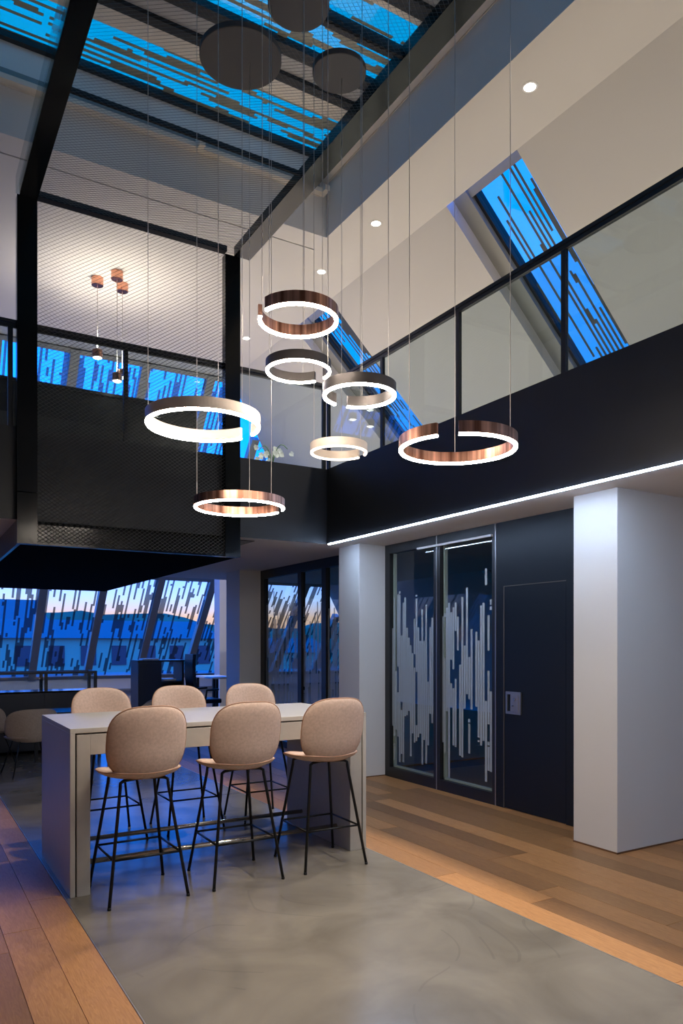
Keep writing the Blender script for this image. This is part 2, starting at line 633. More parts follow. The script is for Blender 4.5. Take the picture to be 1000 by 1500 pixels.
# ------------------------------------------------------------------ gallery slab
slab = MB()
slab.box(XB, 8.0, YBACK, YB, ZC, 3.55)
slab.box(XLEFT, -0.365, YBACK, YB, ZC, 3.55)
slab.box(XLEFT, 8.0, YB, 12.7, ZC, 3.55)
struct('ceiling', slab, 'soffit')
gf = MB()  # unseen pale layer added to bounce light up to the gallery ceilings
gf.box(XB + 0.06, 7.9, YBACK, YB + 0.06, 3.55, 3.57)
gf.box(XLEFT, 7.9, YB + 0.06, 12.7, 3.55, 3.57)
gf.box(XLEFT, -0.42, YBACK, YB + 0.06, 3.55, 3.57)
struct('floor_bounce_layer', gf, 'bouncefloor')
fas = sempty('gallery_fascia', (XB, YB, ZF0))
fb = MB()
fb.box(XB - 0.02, XB - 0.001, YBACK, YB - 0.02, ZF0, ZF1)
fb.build('fascia_panel', 'fascia', fas)
fb = MB()
fb.box(-0.365, XB - 0.001, YB - 0.02, YB - 0.001, ZF0, ZF1)
fb.build('fascia_panel', 'fascia', fas)
fb = MB()
fb.box(-0.364, -0.345, YBACK, YB - 0.02, ZF0, ZF1)
fb.build('fascia_panel', 'fascia', fas)
# LED line under the fascia edge
led = thing('led_strip', 'bluish white light line along the lower edge of the dark gallery fascia', 'light strip', (XB, 2.0, ZF0))
MB().box(XB - 0.026, XB + 0.004, YBACK + 0.1, YB - 0.06, ZF0 - 0.011, ZF0 - 0.001).build('profile', 'steel', led)
MB().box(XB - 0.030, XB - 0.0262, YBACK + 0.1, YB - 0.06, ZF0 - 0.013, ZF0 - 0.005).build('diffuser', 'led', led)
MB().box(XB - 0.026, XB - 0.008, YBACK + 0.1, YB - 0.06, ZF0 - 0.015, ZF0 - 0.0112).build('diffuser', 'led', led)


# ------------------------------------------------------------------ balustrades
def balustrade(label, p0, p1, posts, axis):
    """posts: positions along the axis, glass between them"""
    mid = ((p0[0] + p1[0]) / 2, (p0[1] + p1[1]) / 2, ZF1)
    t = thing('balustrade', label, 'railing', mid, 'gallery balustrades')
    zt = 4.60

    def bx(a0, a1, w0, w1, z0, z1):
        mb = MB()
        if axis == 'y':
            mb.box(p0[0] + w0, p0[0] + w1, a0, a1, z0, z1)
        else:
            mb.box(a0, a1, p0[1] + w0, p0[1] + w1, z0, z1)
        return mb
    a0, a1 = posts[0], posts[-1]
    mb = bx(a0, a1, -0.012, 0.040, zt - 0.030, zt)
    mb.build('handrail', 'blackframe', t)
    bx(a0, a1, -0.006, 0.028, zt - 0.068, zt - 0.036).build('top_rail', 'blackframe', t)
    for p in posts:
        bx(p - 0.022, p + 0.022, -0.004, 0.028, ZF1 - 0.045, zt - 0.068).build('post', 'blackframe', t)
    for q0, q1 in zip(posts, posts[1:]):
        g = bx(q0 + 0.022, q1 - 0.022, 0.008, 0.016, ZF1 - 0.03, zt - 0.068)
        g.build('glass_pane', 'rail_glass', t)
    return t


balustrade('black framed glass railing above the dark fascia over the light strip', (XB - 0.01, 0), (XB - 0.01, YB),
           [-3.18, -2.2, -0.98, 0.25, 1.47, 2.70, 3.92, 5.15, 6.37, 7.50], 'y')
balustrade('black framed glass railing of the bridge behind the metal mesh screen', (0, YB - 0.01), (XB, YB - 0.01),
           [-0.34, 0.87, 1.94, 3.02, 4.235], 'x')

# ------------------------------------------------------------------ gallery ceiling, well and skylight
cl = MB()
cl.box(4.27, XR, YBACK, YR, HC, HC + 0.1)
cl.box(XLEFT, 4.27, YB, 7.812, HC, HC + 0.1)
cl.box(XLEFT, 4.27, 7.832, YR, HC, HC + 0.1)
cl.box(XLEFT, -0.3, 7.812, 7.832, HC, HC + 0.1)
cl.box(XLEFT, -0.33, YBACK, YB, HC, HC + 0.1)
up = struct('ceiling_gallery', cl, 'ceiling')
sl = MB()
sl.box(-0.3, 4.27, 7.812, 7.832, HC + 0.085, HC + 0.1)
struct('trim_1', sl, 'ceiling')
ww = MB()
ww.box(4.27, 4.35, YBACK, YB, HC + 0.1, 7.3)
struct('wall_well_right', ww, 'plaster')
struct('wall_well_back', MB().box(-0.41, 4.35, YB, YB + 0.08, HC + 0.1, 7.3), 'plaster')
struct('wall_well_left', MB().box(-0.41, -0.33, YBACK, YB, HC + 0.1, 7.3), 'plaster')
# hem of the well walls (below the ceiling thickness)
hem = MB()
hem.box(4.268, 4.27, YBACK, YB, HC, HC + 0.1)
hem.box(-0.33, 4.27, YB - 0.002, YB, HC, HC + 0.1)
struct('trim_2', hem, 'plaster')


# linear air diffusers at the top of the well walls
def diffuser(label, along, lo, hi, fixed, z, cuts):
    t = thing('air_diffuser', label, 'air vent', (fixed, lo, z) if along == 'y' else (lo, fixed, z), 'air diffusers of the well')

    def bx(a0, a1, d0, d1, z0, z1):
        mb = MB()
        if along == 'y':
            mb.box(fixed - d1, fixed - d0, a0, a1, z0, z1)
        else:
            mb.box(a0, a1, fixed - d1, fixed - d0, z0, z1)
        return mb
    cuts = [lo] + cuts + [hi]
    for a, b in zip(cuts, cuts[1:]):
        bx(a + 0.03, b - 0.03, 0.0, 0.085, z, z + 0.05).build('rail', 'beige', t)
        bx(a + 0.03, b - 0.03, 0.0, 0.012, z + 0.05, z + 0.15).build('slot_back', 'mullion', t)
        bx(a + 0.03, b - 0.03, 0.0, 0.008, z - 0.014, z).build('lower_lip', 'beige', t)
    for c in cuts:
        bx(c - 0.03, c + 0.03, 0.0, 0.15, z + 0.0, z + 0.06).build('bracket', 'beige', t)
    return t


diffuser('beige linear air vent along the white wall beside the downlights', 'y', -1.0, 7.49, 4.27, 6.95, [0.4, 1.6, 2.8, 4.0, 5.2, 6.4])
diffuser('grey linear air vent on the white wall behind the mesh', 'x', -0.3, 4.2, YB, 6.78, [1.2, 2.7])

sk = sempty('skylight', (2.0, 2.0, 7.3))
ZS = 7.24
y = YB - 0.05
rows = [(7.46, 7.52, 'beam'), (6.90, 7.46, 'glass'), (6.66, 6.90, 'beige'), (6.56, 6.66, 'beam'), (6.34, 6.56, 'panelgrey'),
        (6.22, 6.34, 'beam'), (5.86, 6.22, 'glass'), (5.74, 5.86, 'beam'), (5.46, 5.74, 'glass'), (5.36, 5.46, 'beige'), (5.22, 5.36, 'beam'),
        (4.98, 5.22, 'panelgrey'), (4.88, 4.98, 'beam'), (4.44, 4.88, 'glass'), (4.24, 4.44, 'beige'), (4.12, 4.24, 'beam'),
        (3.7, 4.12, 'glass'), (3.58, 3.7, 'beam'), (3.2, 3.58, 'glass'), (2.9, 3.2, 'beige'), (2.78, 2.9, 'beam'), (2.3, 2.78, 'glass'),
        (2.18, 2.3, 'beam'), (1.7, 2.18, 'glass'), (1.5, 1.7, 'beige'), (1.38, 1.5, 'beam'), (0.8, 1.38, 'glass'), (0.68, 0.8, 'beam'),
        (-3.2, 0.68, 'beige')]
for y0, y1, k in rows:
    if k == 'beam':
        MB().box(-0.33, 4.27, y0, y1, ZS - 0.05, ZS + 0.02).build('roof_beam', 'beam', sk)
    elif k == 'glass':
        for x0, x1 in ((-0.33, 1.2), (1.2, 2.75), (2.75, 4.27)):
            mb = MB()
            mb.quad_uv([(x0, y0, ZS + 0.01), (x1, y0, ZS + 0.01), (x1, y1, ZS + 0.01), (x0, y1, ZS + 0.01)],
                       [(y0, x0), (y0, x1), (y1, x1), (y1, x0)])
            mb.build('skylight_pane', 'sky_glass', sk)
    else:
        MB().box(-0.33, 4.27, y0, y1, ZS - 0.01, ZS + 0.04).build('roof_panel', k, sk)

# ------------------------------------------------------------------ right roof slope with windows
NR = Vector((1, 0, SR)).normalized()
TH = 0.34
win_y = [(1.64, 2.71), (5.24, 6.31), (8.84, 9.91)]


def slope_piece(mb, ya0, ya1, z0, z1, yb0=None, yb1=None):
    """ya*: y range at the low end z0, yb*: at the high end z1"""
    yb0 = ya0 if yb0 is None else yb0
    yb1 = ya1 if yb1 is None else yb1
    a = [Vector((xr(z0), ya0, z0)), Vector((xr(z0), ya1, z0)), Vector((xr(z1), yb1, z1)), Vector((xr(z1), yb0, z1))]
    b = [p + NR * TH for p in a]
    mb.hexa(a + b)


edges = [YBACK] + [v for wv in win_y for v in wv]
ps = MB()
for k in range(0, len(edges), 2):
    if k + 1 < len(edges):
        slope_piece(ps, edges[k], edges[k + 1], -0.1, HC)
slope_piece(ps, win_y[-1][1], yr(-0.1), -0.1, HC, win_y[-1][1], YR)
for a, b in win_y:
    slope_piece(ps, a, b, -0.1, 0.85)
struct('wall_roof_right', ps, 'ceiling')
for i, (a, b) in enumerate(win_y):
    wn = sempty('window_%d' % (i + 1), (xr(3.0), a, 3.0))
    off = NR * 0.24
    z0, z1 = 0.85, HC

    def pt(y, z, o):
        return Vector((xr(z), y, z)) + o

    def bar(ya, yb, za, zb, o0, o1):
        mb = MB()
        A = [pt(ya, za, NR * o0), pt(yb, za, NR * o0), pt(yb, zb, NR * o0), pt(ya, zb, NR * o0)]
        B = [pt(ya, za, NR * o1), pt(yb, za, NR * o1), pt(yb, zb, NR * o1), pt(ya, zb, NR * o1)]
        mb.hexa(A + B)
        return mb
    bar(a, a + 0.04, z0, z1, 0.16, 0.30).build('window_frame', 'mullion', wn)
    bar(b - 0.20, b, z0, z1, 0.13, 0.30).build('window_frame', 'mullion', wn)
    bar(b - 0.24, b - 0.20, z0, z1, 0.19, 0.30).build('window_gasket', 'blackframe', wn)
    bar(a, b, z1 - 0.07, z1 - 0.0, 0.16, 0.30).build('window_frame', 'mullion', wn)
    bar(a, b, z0, z0 + 0.06, 0.16, 0.30).build('window_frame', 'mullion', wn)
    for q0, q1 in ((z0 + 0.06, 2.70), (2.78, z1 - 0.07)):
        mb = MB()
        kf = sqrt(1 + SR * SR)
        P = [pt(a + 0.04, q0, off), pt(b - 0.24, q0, off), pt(b - 0.24, q1, off), pt(a + 0.04, q1, off)]
        mb.quad_uv(P, [(a, q0 * kf), (b, q0 * kf), (b, q1 * kf), (a, q1 * kf)])
        mb.build('window_pane', 'roof_glass', wn)
    bar(a, b, 2.70, 2.78, 0.16, 0.30).build('window_frame', 'mullion', wn)

# ------------------------------------------------------------------ back facade: sloped glazing over both floors
NB = Vector((0, 1, SB)).normalized()
fw = sempty('window_4', (2.4, yr(3.0), 3.0))
ZSILL, ZTR, ZTR2 = 0.80, 2.93, 4.70


def bp(x, z, o=0.0):
    return Vector((x, yr(z), z)) + NB * o


def bbar(x00, x01, z0, x10, x11, z1, o0, o1):
    mb = MB()
    A = [bp(x00, z0, o0), bp(x01, z0, o0), bp(x11, z1, o0), bp(x10, z1, o0)]
    B = [bp(x00, z0, o1), bp(x01, z0, o1), bp(x11, z1, o1), bp(x10, z1, o1)]
    mb.hexa(A + B)
    return mb


xs = [2.40 + 1.15 * k for k in range(-6, 8)]
levels = [ZSILL, ZTR, ZTR2, HC]
kb = sqrt(1 + SB * SB)
for i, x in enumerate(xs):
    # a mullion stops where the hip cuts it
    zt = HC if x < XR - 0.08 else HC - (x + 0.08 - XR) / SR
    if zt > ZSILL:
        bbar(x - 0.075, x + 0.075, ZSILL, x - 0.075, x + 0.075, zt, -0.06, 0.08).build('mullion', 'mullion', fw)
    for z0, z1 in zip(levels, levels[1:]):
        xa, xb = x + 0.075, x + 1.15 - 0.075
        b0, b1 = min(xb, xr(z0)), min(xb, xr(z1))
        if b0 <= xa:
            continue
        b1 = max(b1, xa + 0.01)
        mb = MB()
        mb.quad_uv([bp(xa, z0), bp(b0, z0), bp(b1, z1), bp(xa, z1)], [(xa, z0 * kb), (b0, z0 * kb), (b1, z1 * kb), (xa, z1 * kb)])
        mb.build('window_pane', 'facade_glass', fw)
for z, hh in ((ZSILL, 0.07), (ZTR, 0.07), (ZTR2, 0.06), (HC - 0.06, 0.06)):
    bbar(xs[0], xr(z) - 0.02, z, xs[0], xr(z + hh) - 0.02, z + hh, -0.04, 0.07).build('transom', 'mullion', fw)
struct('wall_back', MB().box(XLEFT, 10.9, yr(ZSILL) - 0.02, yr(ZSILL) + 0.2, 0, ZSILL), 'plaster')
struct('trim_3', MB().box(XLEFT, 10.9, yr(ZSILL) - 0.14, yr(ZSILL) - 0.02, ZSILL - 0.30, ZSILL - 0.26), 'mullion')
struct('wall_pillar', MB().box(5.62, 5.95, 14.35, 14.65, 0, 3.55), 'plaster')

# ------------------------------------------------------------------ glazed doors below the gallery
d1 = sempty('door_1', (XW, 6.35, 0))


def dbox(y0, y1, z0, z1, x0=XW, x1=XW + 0.07):
    return MB().box(x0, x1, y0, y1, z0, z1)


dbox(5.385, 7.288, 0, 0.115).build('door_frame', 'blackframe', d1)
dbox(5.385, 7.288, 2.63, 2.733).build('door_frame', 'blackframe', d1)
dbox(7.19, 7.288, 0.115, 2.63).build('door_frame', 'blackframe', d1)
dbox(6.245, 6.355, 0.115, 2.63).build('door_frame', 'blackframe', d1)
dbox(5.385, 5.435, 0.115, 2.63).build('door_frame', 'blackframe', d1)
dbox(6.294, 6.306, 0.0, 2.733, XW - 0.006, XW).build('edge_trim', 'steel', d1)
dbox(5.375, 5.387, 0.0, 2.733, XW - 0.006, XW).build('edge_trim', 'steel', d1)
dbox(5.42, 6.62, 2.612, 2.632, XW - 0.03, XW - 0.002).build('sliding_track', 'white', d1)
for y0, y1 in ((6.355, 7.19), (5.435, 6.245)):
    mb = MB()
    X_ = XW + 0.035
    mb.quad_uv([(X_, y0, 0.115), (X_, y1, 0.115), (X_, y1, 2.63), (X_, y0, 2.63)], [(y0, 0.115), (y1, 0.115), (y1, 2.63), (y0, 2.63)])
    mb.build('glass_pane', 'door_glass', d1)
    # pale glazing bead seen at the foot and far side of each pane
    dbox(y0, y1, 0.115, 0.135, XW + 0.05, XW + 0.09).build('glazing_bead', 'white', d1)
    dbox(y1 - 0.02, y1, 0.115, 2.63, XW + 0.05, XW + 0.09).build('glazing_bead', 'white', d1)

d2 = sempty('door_2', (XW, 4.89, 0))
dbox(5.275, 5.375, 0, 2.733).build('wall_panel', 'doorpanel', d2)
dbox(4.093, 4.50, 0, 2.733).build('wall_panel', 'doorpanel', d2)
dbox(4.50, 5.275, 2.12, 2.733).build('wall_panel', 'doorpanel', d2)
leaf = dbox(4.506, 5.269, 0.008, 2.113, XW + 0.004, XW + 0.06).build('door_leaf', 'doorpanel', d2)
MB().box(XW - 0.001, XW + 0.004, 5.266, 5.275, 0, 2.12).build('edge_trim', 'canopy', d2)
MB().box(XW - 0.001, XW + 0.004, 4.50, 5.275, 2.113, 2.12).build('edge_trim', 'canopy', d2)
pl = MB()
pl.box(XW - 0.010, XW + 0.004, 5.040, 5.165, 0.905, 1.115)
pl.box(XW - 0.010, XW + 0.004, 5.215, 5.235, 0.905, 1.115)
pl.box(XW - 0.010, XW + 0.004, 5.165, 5.215, 0.905, 0.930)
pl.box(XW - 0.010, XW + 0.004, 5.165, 5.215, 1.090, 1.115)
pl.build('handle_plate', 'steel', leaf)
MB().box(XW + 0.002, XW + 0.004, 5.165, 5.215, 0.93, 1.09).build('handle_recess', 'doorpanel', leaf)
MB().box(XW - 0.018, XW - 0.010, 5.065, 5.165, 0.93, 1.09, bev=0.003).build('pull_plate', 'steel', leaf)
mb = MB()
mb.tube([(XW - 0.028, 5.11, 1.045), (XW - 0.018, 5.11, 1.045)], 0.016, 12)
mb.build('lock_cylinder', 'chrome', leaf)
mb = MB()
mb.tube([(XW - 0.026, 5.13, 0.985), (XW - 0.018, 5.13, 0.985)], 0.009, 10)
mb.build('lock_cylinder', 'chrome', leaf)

d3 = sempty('door_3', (XW, 9.3, 0))
for y0, y1, z0, z1 in ((7.762, 10.838, 0, 0.1), (7.762, 10.838, 2.60, 2.733), (10.70, 10.838, 0.1, 2.60), (9.44, 9.55, 0.1, 2.60),
                       (8.72, 8.84, 0.1, 2.60), (7.762, 7.86, 0.1, 2.60)):
    dbox(y0, y1, z0, z1).build('door_frame', 'blackframe', d3)
for y0, y1 in ((9.55, 10.70), (8.84, 9.44), (7.86, 8.72)):
    mb = MB()
    X_ = XW + 0.035
    mb.quad_uv([(X_, y0, 0.1), (X_, y1, 0.1), (X_, y1, 2.60), (X_, y0, 2.60)], [(y0, 0.1), (y1, 0.1), (y1, 2.6), (y0, 2.6)])
    mb.build('glass_pane', 'door_glass', d3)

# ------------------------------------------------------------------ mesh screen hung in the well
MX0, MX1, MY, MZ0, MZ1 = 0.914, 3.135, 7.40, 2.50, 5.73
IX0, IX1 = 1.09, 2.963
YN = 0.6                           # near end of the overhead part
ms = thing('mesh_screen', 'black framed expanded metal screen that drops in front of the bridge and runs overhead', 'screen', ((MX0 + MX1) / 2, MY, MZ0))


def mbx(name, mat, *a, **k):
    return MB().box(*a, **k).build(name, mat, ms)


mbx('side_frame', 'blackgloss', MX0, IX0, MY, MY + 0.09, 2.985, MZ1)
mbx('side_frame', 'blackgloss', MX0, IX0, MY, MY + 0.09, 2.50, 2.975)
mbx('side_frame', 'blackgloss', IX1, MX1, MY, MY + 0.09, MZ0, MZ1)
mbx('overhead_frame', 'blackgloss', MX0 + 0.02, IX0, YN, MY, MZ1, MZ1 + 0.10)
mbx('overhead_frame', 'blackgloss', IX1 + 0.10, 3.245, YN, MY, MZ1, MZ1 + 0.10)
mbx('glass_edge', 'rail_glass', MX0 - 0.012, MX0 + 0.016, YN, MY, MZ1 + 0.0, MZ1 + 0.16)
mbx('corner_bar', 'beam', IX0, IX1, MY - 0.05, MY + 0.03, MZ1 + 0.002, MZ1 + 0.06)
mbx('bottom_band', 'blackgloss', IX0, IX1, MY + 0.03, MY + 0.09, MZ0, 2.690)
mbx('underside_box', 'blackmatte', MX0 + 0.04, MX1 - 0.02, MY + 0.09, 13.5, MZ0, ZC - 0.004)
mbx('side_cheek', 'blackgloss', MX0 + 0.01, MX0 + 0.039, MY + 0.09, 13.5, MZ0, ZC - 0.004)
for yc in (5.85, 4.30, 2.75):
    mbx('cross_bar', 'beam', IX0, IX1 + 0.1, yc - 0.012, yc + 0.012, MZ1 + 0.012, MZ1 + 0.05)


def mesh_sheet(to3, u0, u1, v0, v1, cu, cv, sw, tilt):
    """expanded metal: zigzag strands, each a narrow ribbon tipped out of the sheet"""
    mb = bmesh.new()
    nv = int(round((v1 - v0) / cv))
    nu = int(round((u1 - u0) / cu))
    cu = (u1 - u0) / nu
    cv = (v1 - v0) / nv
    for j in range(nv):
        base = v0 + cv * (j + 0.5)
        sgn = 1 if j % 2 == 0 else -1
        prev = None
        for i in range(2 * nu + 1):
            u = u0 + cu * i / 2
            ph = (i % 2) * 2 - 1
            v = base + sgn * ph * cv * 0.5
            a = mb.verts.new(to3(u, v - sw / 2, -tilt))
            b = mb.verts.new(to3(u, v + sw / 2, tilt))
            if prev:
                mb.faces.new((prev[0], a, b, prev[1]))
            prev = (a, b)
    m = MB()
    m.bm.free()
    m.bm = mb
    return m


mesh_sheet(lambda u, v, d: (u, MY + 0.02 + d, v), IX0, IX1, MZ0 + 0.02, MZ1, 0.052, 0.0185, 0.0055, 0.003).build('mesh_sheet', 'mesh', ms, kind='stuff')
mesh_sheet(lambda u, v, d: (u, v, MZ1 + 0.01 + d), IX0, IX1 + 0.10, YN, MY, 0.052, 0.0185, 0.0055, 0.003).build('mesh_sheet', 'mesh', ms, kind='stuff')
# glossy dark strip in the soffit beside the black box
struct('trim_4', MB().box(MX1 + 0.0, MX1 + 0.30, 7.7, 12.7, ZC - 0.006, ZC), 'blackgloss')

# ------------------------------------------------------------------ upper floor furniture
cab = thing('low_partition', 'dark anthracite partition standing on the bridge behind the mesh', 'partition', (2.2, 9.9, 3.55))
MB().box(0.2, 3.5, 9.8, 10.1, 3.55, 4.78).build('panel', 'darkwall', cab)
MB().box(0.18, 3.52, 9.78, 10.12, 4.78, 4.82).build('top_ledge', 'blackframe', cab)


def spot_pendant(px, py, pz, label):
    t = thing('spot_pendant', label, 'pendant lamp', (px, py, HC), 'copper pendants over the bridge')
    mb = MB()
    mb.lathe([(0, 0), (0.075, 0), (0.075, -0.10), (0.07, -0.105), (0, -0.105)], (px, py, HC), 24, False)
    mb.build('canopy', 'copper', t)
    mb = MB()
    mb.tube([(px, py, HC - 0.1), (px, py, pz + 0.1)], 0.004, 6)
    mb.build('wire', 'wire', t)
    mb = MB()
    mb.lathe([(0, 0.10), (0.06, 0.10), (0.065, 0.095), (0.065, 0.0), (0.055, 0.0)], (px, py, pz), 24, False)
    mb.build('lamp_head', 'copper', t)
    mb = MB()
    mb.lathe([(0.055, 0.001), (0.03, -0.012), (0, -0.018)], (px, py, pz), 24)
    mb.build('lens', 'lens', t)
    ld = bpy.data.lights.new('pendant_uplight', 'SPOT')
    ld.energy = 28
    ld.color = (1.0, 0.89, 0.75)
    ld.spot_size = radians(130)
    ld.spot_blend = 0.8
    ld.shadow_soft_size = 0.04
    lo = bpy.data.objects.new('uplight', ld)
    COL.objects.link(lo)
    lo.parent = t
    lo.location = (0, 0, pz + 0.13 - HC)
    lo.rotation_euler = (pi, 0, 0)


spot_pendant(2.18, 9.86, 5.28, 'copper spot pendant hanging highest of the three over the bridge')
spot_pendant(2.50, 9.86, 5.08, 'copper spot pendant hanging at middle height of the three over the bridge')
spot_pendant(2.36, 9.57, 4.92, 'copper spot pendant hanging lowest of the three over the bridge')


# orchid on the bridge
orc = thing('potted_orchid', 'white flowering orchid in a small pot behind the bridge railing', 'plant', (3.80, 8.0, 3.55))
mb = MB()
mb.lathe([(0, 0), (0.06, 0), (0.08, 0.12), (0.075, 0.12), (0.07, 0.10), (0, 0.10)], (3.80, 8.0, 3.55), 20)
mb.build('pot', 'white', orc)
ro = random.Random(5)
heads = []
for k in range(4):
    a = k * 1.6 + 0.4
    pts = []
    for i in range(7):
        s_ = i / 6
        pts.append((3.80 + cos(a) * 0.30 * s_ ** 1.5 * (1 if k else 0.3), 8.0 + sin(a) * 0.14 * s_ ** 1.6, 3.64 + (0.30 if k % 2 else 0.24) * sin(s_ * 2.2)))
    mb = MB()
    mb.tube(pts, 0.005, 5)
    mb.build('stem', 'stem', orc)
    for i in (3, 4, 5, 6):
        heads.append(pts[i])
for k in range(5):
    a = k * 1.26
    mb = MB()
    P = [Vector((3.80, 8.0, 3.65)) + Vector((cos(a) * r, sin(a) * r * 0.8, z)) for r, z in ((0.02, 0.0), (0.08, 0.06), (0.15, 0.03))]
    q = Vector((-sin(a), cos(a), 0)) * 0.025
    for A, B in zip(P, P[1:]):
        mb.hexa([A - q, A + q, B + q, B - q, A - q + Vector((0, 0, .004)), A + q + Vector((0, 0, .004)), B + q + Vector((0, 0, .004)), B - q + Vector((0, 0, .004))])
    mb.build('leaf', 'stem', orc)
for h_ in heads:
    c = Vector(h_) + Vector((ro.uniform(-.06, .06), -0.02, ro.uniform(-.13, .03)))
    mb = MB()
    for j in range(5):
        a = j * 2 * pi / 5 + ro.random()
        d = Vector((cos(a), -0.25, sin(a))) * 0.032
        e_ = Vector((-sin(a), 0, cos(a))) * 0.019
        vv = [c, c + d * 0.6 + e_, c + d * 1.15, c + d * 0.6 - e_]
        bk = [p + Vector((0, 0.006, 0)) for p in vv]
        mb.hexa(vv + bk)
    mb.build('blossom', 'petal', orc)

# ------------------------------------------------------------------ downlights


def downlight(x, y, z, label, grp, off=None, watt=DOWN_W, ang=110, r=0.05):
    t = thing('downlight', label, 'downlight', (x, y, z), grp)
    mb = MB()
    mb.lathe([(r, 0.0), (r, -0.008), (r * 1.35, -0.006), (r * 1.4, 0.0)], (x, y, z), 24)
    mb.build('trim_ring', 'white', t)
    mb = MB()
    mb.lathe([(0, -0.005), (r, -0.005), (r, -0.001), (0, -0.001)], (x, y, z), 24, False)
    mb.build('lens', 'lens', t)
    ld = bpy.data.lights.new('downlight_beam', 'SPOT')
    ld.energy = watt
    ld.color = (1.0, 0.89, 0.75)
    ld.spot_size = radians(ang)
    ld.spot_blend = 0.7
    ld.shadow_soft_size = 0.05
    lo = bpy.data.objects.new('downlight_%s_offscreen' % off if off else 'beam', ld)
    COL.objects.link(lo)
    lo.parent = t
    lo.location = (0, 0, -0.02)
    return t


G1 = 'downlights of the gallery ceiling'
for y, lab, off in ((-0.2, 'round downlight in the ceiling strip by the front wall', 'front'), (2.2, 'round downlight above the roof window nearest the front wall', 'strip'),
               (4.59, 'round downlight in the ceiling strip before the wide blue roof window', None),
               (6.97, 'round downlight in the ceiling strip between the two blue roof windows', None),
               (8.23, 'round downlight in the ceiling strip just before the farther blue roof window', None),
               (10.62, 'round downlight in the ceiling strip past the farther blue roof window', None),
               (11.86, 'last round downlight of the ceiling strip, by the back roof glazing', None)):
    downlight(4.60, y, HC, lab, G1, off)
downlight(1.45, 11.97, HC, 'round downlight over the bridge close to the back roof glazing', G1)

# ------------------------------------------------------------------ ring pendants


def ring_pendant(label, c, D, body, light, gap_deg, top=MZ1):
    c = Vector(c)
    t = thing('ring_pendant', label, 'pendant lamp', tuple(c), 'ring pendants under the mesh')
    R = D / 2
    h, th = 0.062, 0.020
    n = 96
    gap = radians(20 if D > 0.5 else 24)
    g0 = radians(gap_deg)

    def arc(prof, name, mat, smooth=True):
        mb = MB()
        rings = []
        for i in range(n + 1):
            a = g0 + gap / 2 + (2 * pi - gap) * i / n
            d = CR * cos(a) + CF * sin(a)
            rings.append([mb.bm.verts.new(c + d * r + Vector((0, 0, z))) for r, z in prof])
        k = len(prof)
        for A, B in zip(rings, rings[1:]):
            for j in range(k):
                mb.bm.faces.new((A[j], A[(j + 1) % k], B[(j + 1) % k], B[j]))
        mb.bm.faces.new(rings[0][::-1])
        mb.bm.faces.new(rings[-1])
        return mb.build(name, mat, t)
    arc([(R - th, -h / 2 + 0.006), (R, -h / 2 + 0.006), (R, h / 2), (R - th, h / 2)], 'ring_body', body)
    arc([(R - th + 0.001, -h / 2 + 0.006), (R - th + 0.001, -h / 2), (R - th + 0.004, -h / 2 - 0.005), (R - 0.004, -h / 2 - 0.005),
         (R - 0.001, -h / 2), (R - 0.001, -h / 2 + 0.006)], 'light_band', light)
    for a in (-153, -38, 84):
        d = CR * cos(radians(a)) + CF * sin(radians(a))
        p = c + d * (R - th / 2)
        mb = MB()
        mb.tube([p + Vector((0, 0, h / 2)), Vector((p.x, p.y, top - 0.002))], 0.0020, 5)
        mb.build('wire', 'wire', t)
    return t


ring_pendant('large copper light ring hanging lowest over the bar table', (1.93, 4.57, 2.50), 0.60, 'copper_ring', 'ringlight', 25)
ring_pendant('large champagne light ring with a gap towards the bar table', (1.37, 3.73, 2.75), 0.60, 'champagne', 'ringlight', 45)
ring_pendant('small brushed copper light ring, the only small one in copper', (1.69, 3.26, 3.20), 0.40, 'copper_ring', 'ringlight', -152)
ring_pendant('small dark bronze light ring between the small copper ring and the bridge railing', (2.08, 4.01, 3.26), 0.40, 'phantom', 'ringlight', 48)
ring_pendant('small dark bronze light ring in front of the gallery corner post', (2.13, 3.39, 2.94), 0.40, 'phantom', 'ringlight', 122)
ring_pendant('small champagne ring glowing faintly at the gallery corner', (2.62, 4.44, 2.93), 0.40, 'champagne', 'ringlight_dim', 30)
ring_pendant('large copper light ring in front of the dark fascia above the light strip', (2.44, 2.94, 2.59), 0.60, 'copper_ring', 'ringlight', -108)
for c, D, lab in (((2.04, 4.81), 0.57, 'largest round taupe ceiling plate under the mesh'),
                  ((2.19, 4.22), 0.395, 'small round taupe ceiling plate nearest the skylight middle'),
                  ((2.70, 4.57), 0.385, 'small round taupe ceiling plate at the black edge of the mesh')):
    t = thing('ceiling_canopy', lab, 'lamp canopy', (c[0], c[1], MZ1), 'round canopies of the ring pendants')
    mb = MB()
    r = D / 2
    mb.lathe([(0, -0.07), (r - 0.004, -0.07), (r, -0.066), (r, -0.03), (0, -0.03)], (c[0], c[1], MZ1), 48, False)
    mb.build('plate', 'canopy', t)
    mb = MB()
    mb.lathe([(0, -0.03), (r * 0.7, -0.03), (r * 0.7, 0.004), (0, 0.004)], (c[0], c[1], MZ1), 32, False)
    mb.build('mount', 'blackframe', t)

# ------------------------------------------------------------------ bar table
TX0, TX1, TY0, TY1, TH_ = 0.889, 3.052, 4.76, 5.83, 1.043
tb = thing('bar_table', 'tall grey-beige waterfall bar table with steel foot rails', 'table', ((TX0 + TX1) / 2, (TY0 + TY1) / 2, 0))


def tbx(name, mat, *a, bev=0.002):
    return MB().box(*a, bev=bev).build(name, mat, tb)


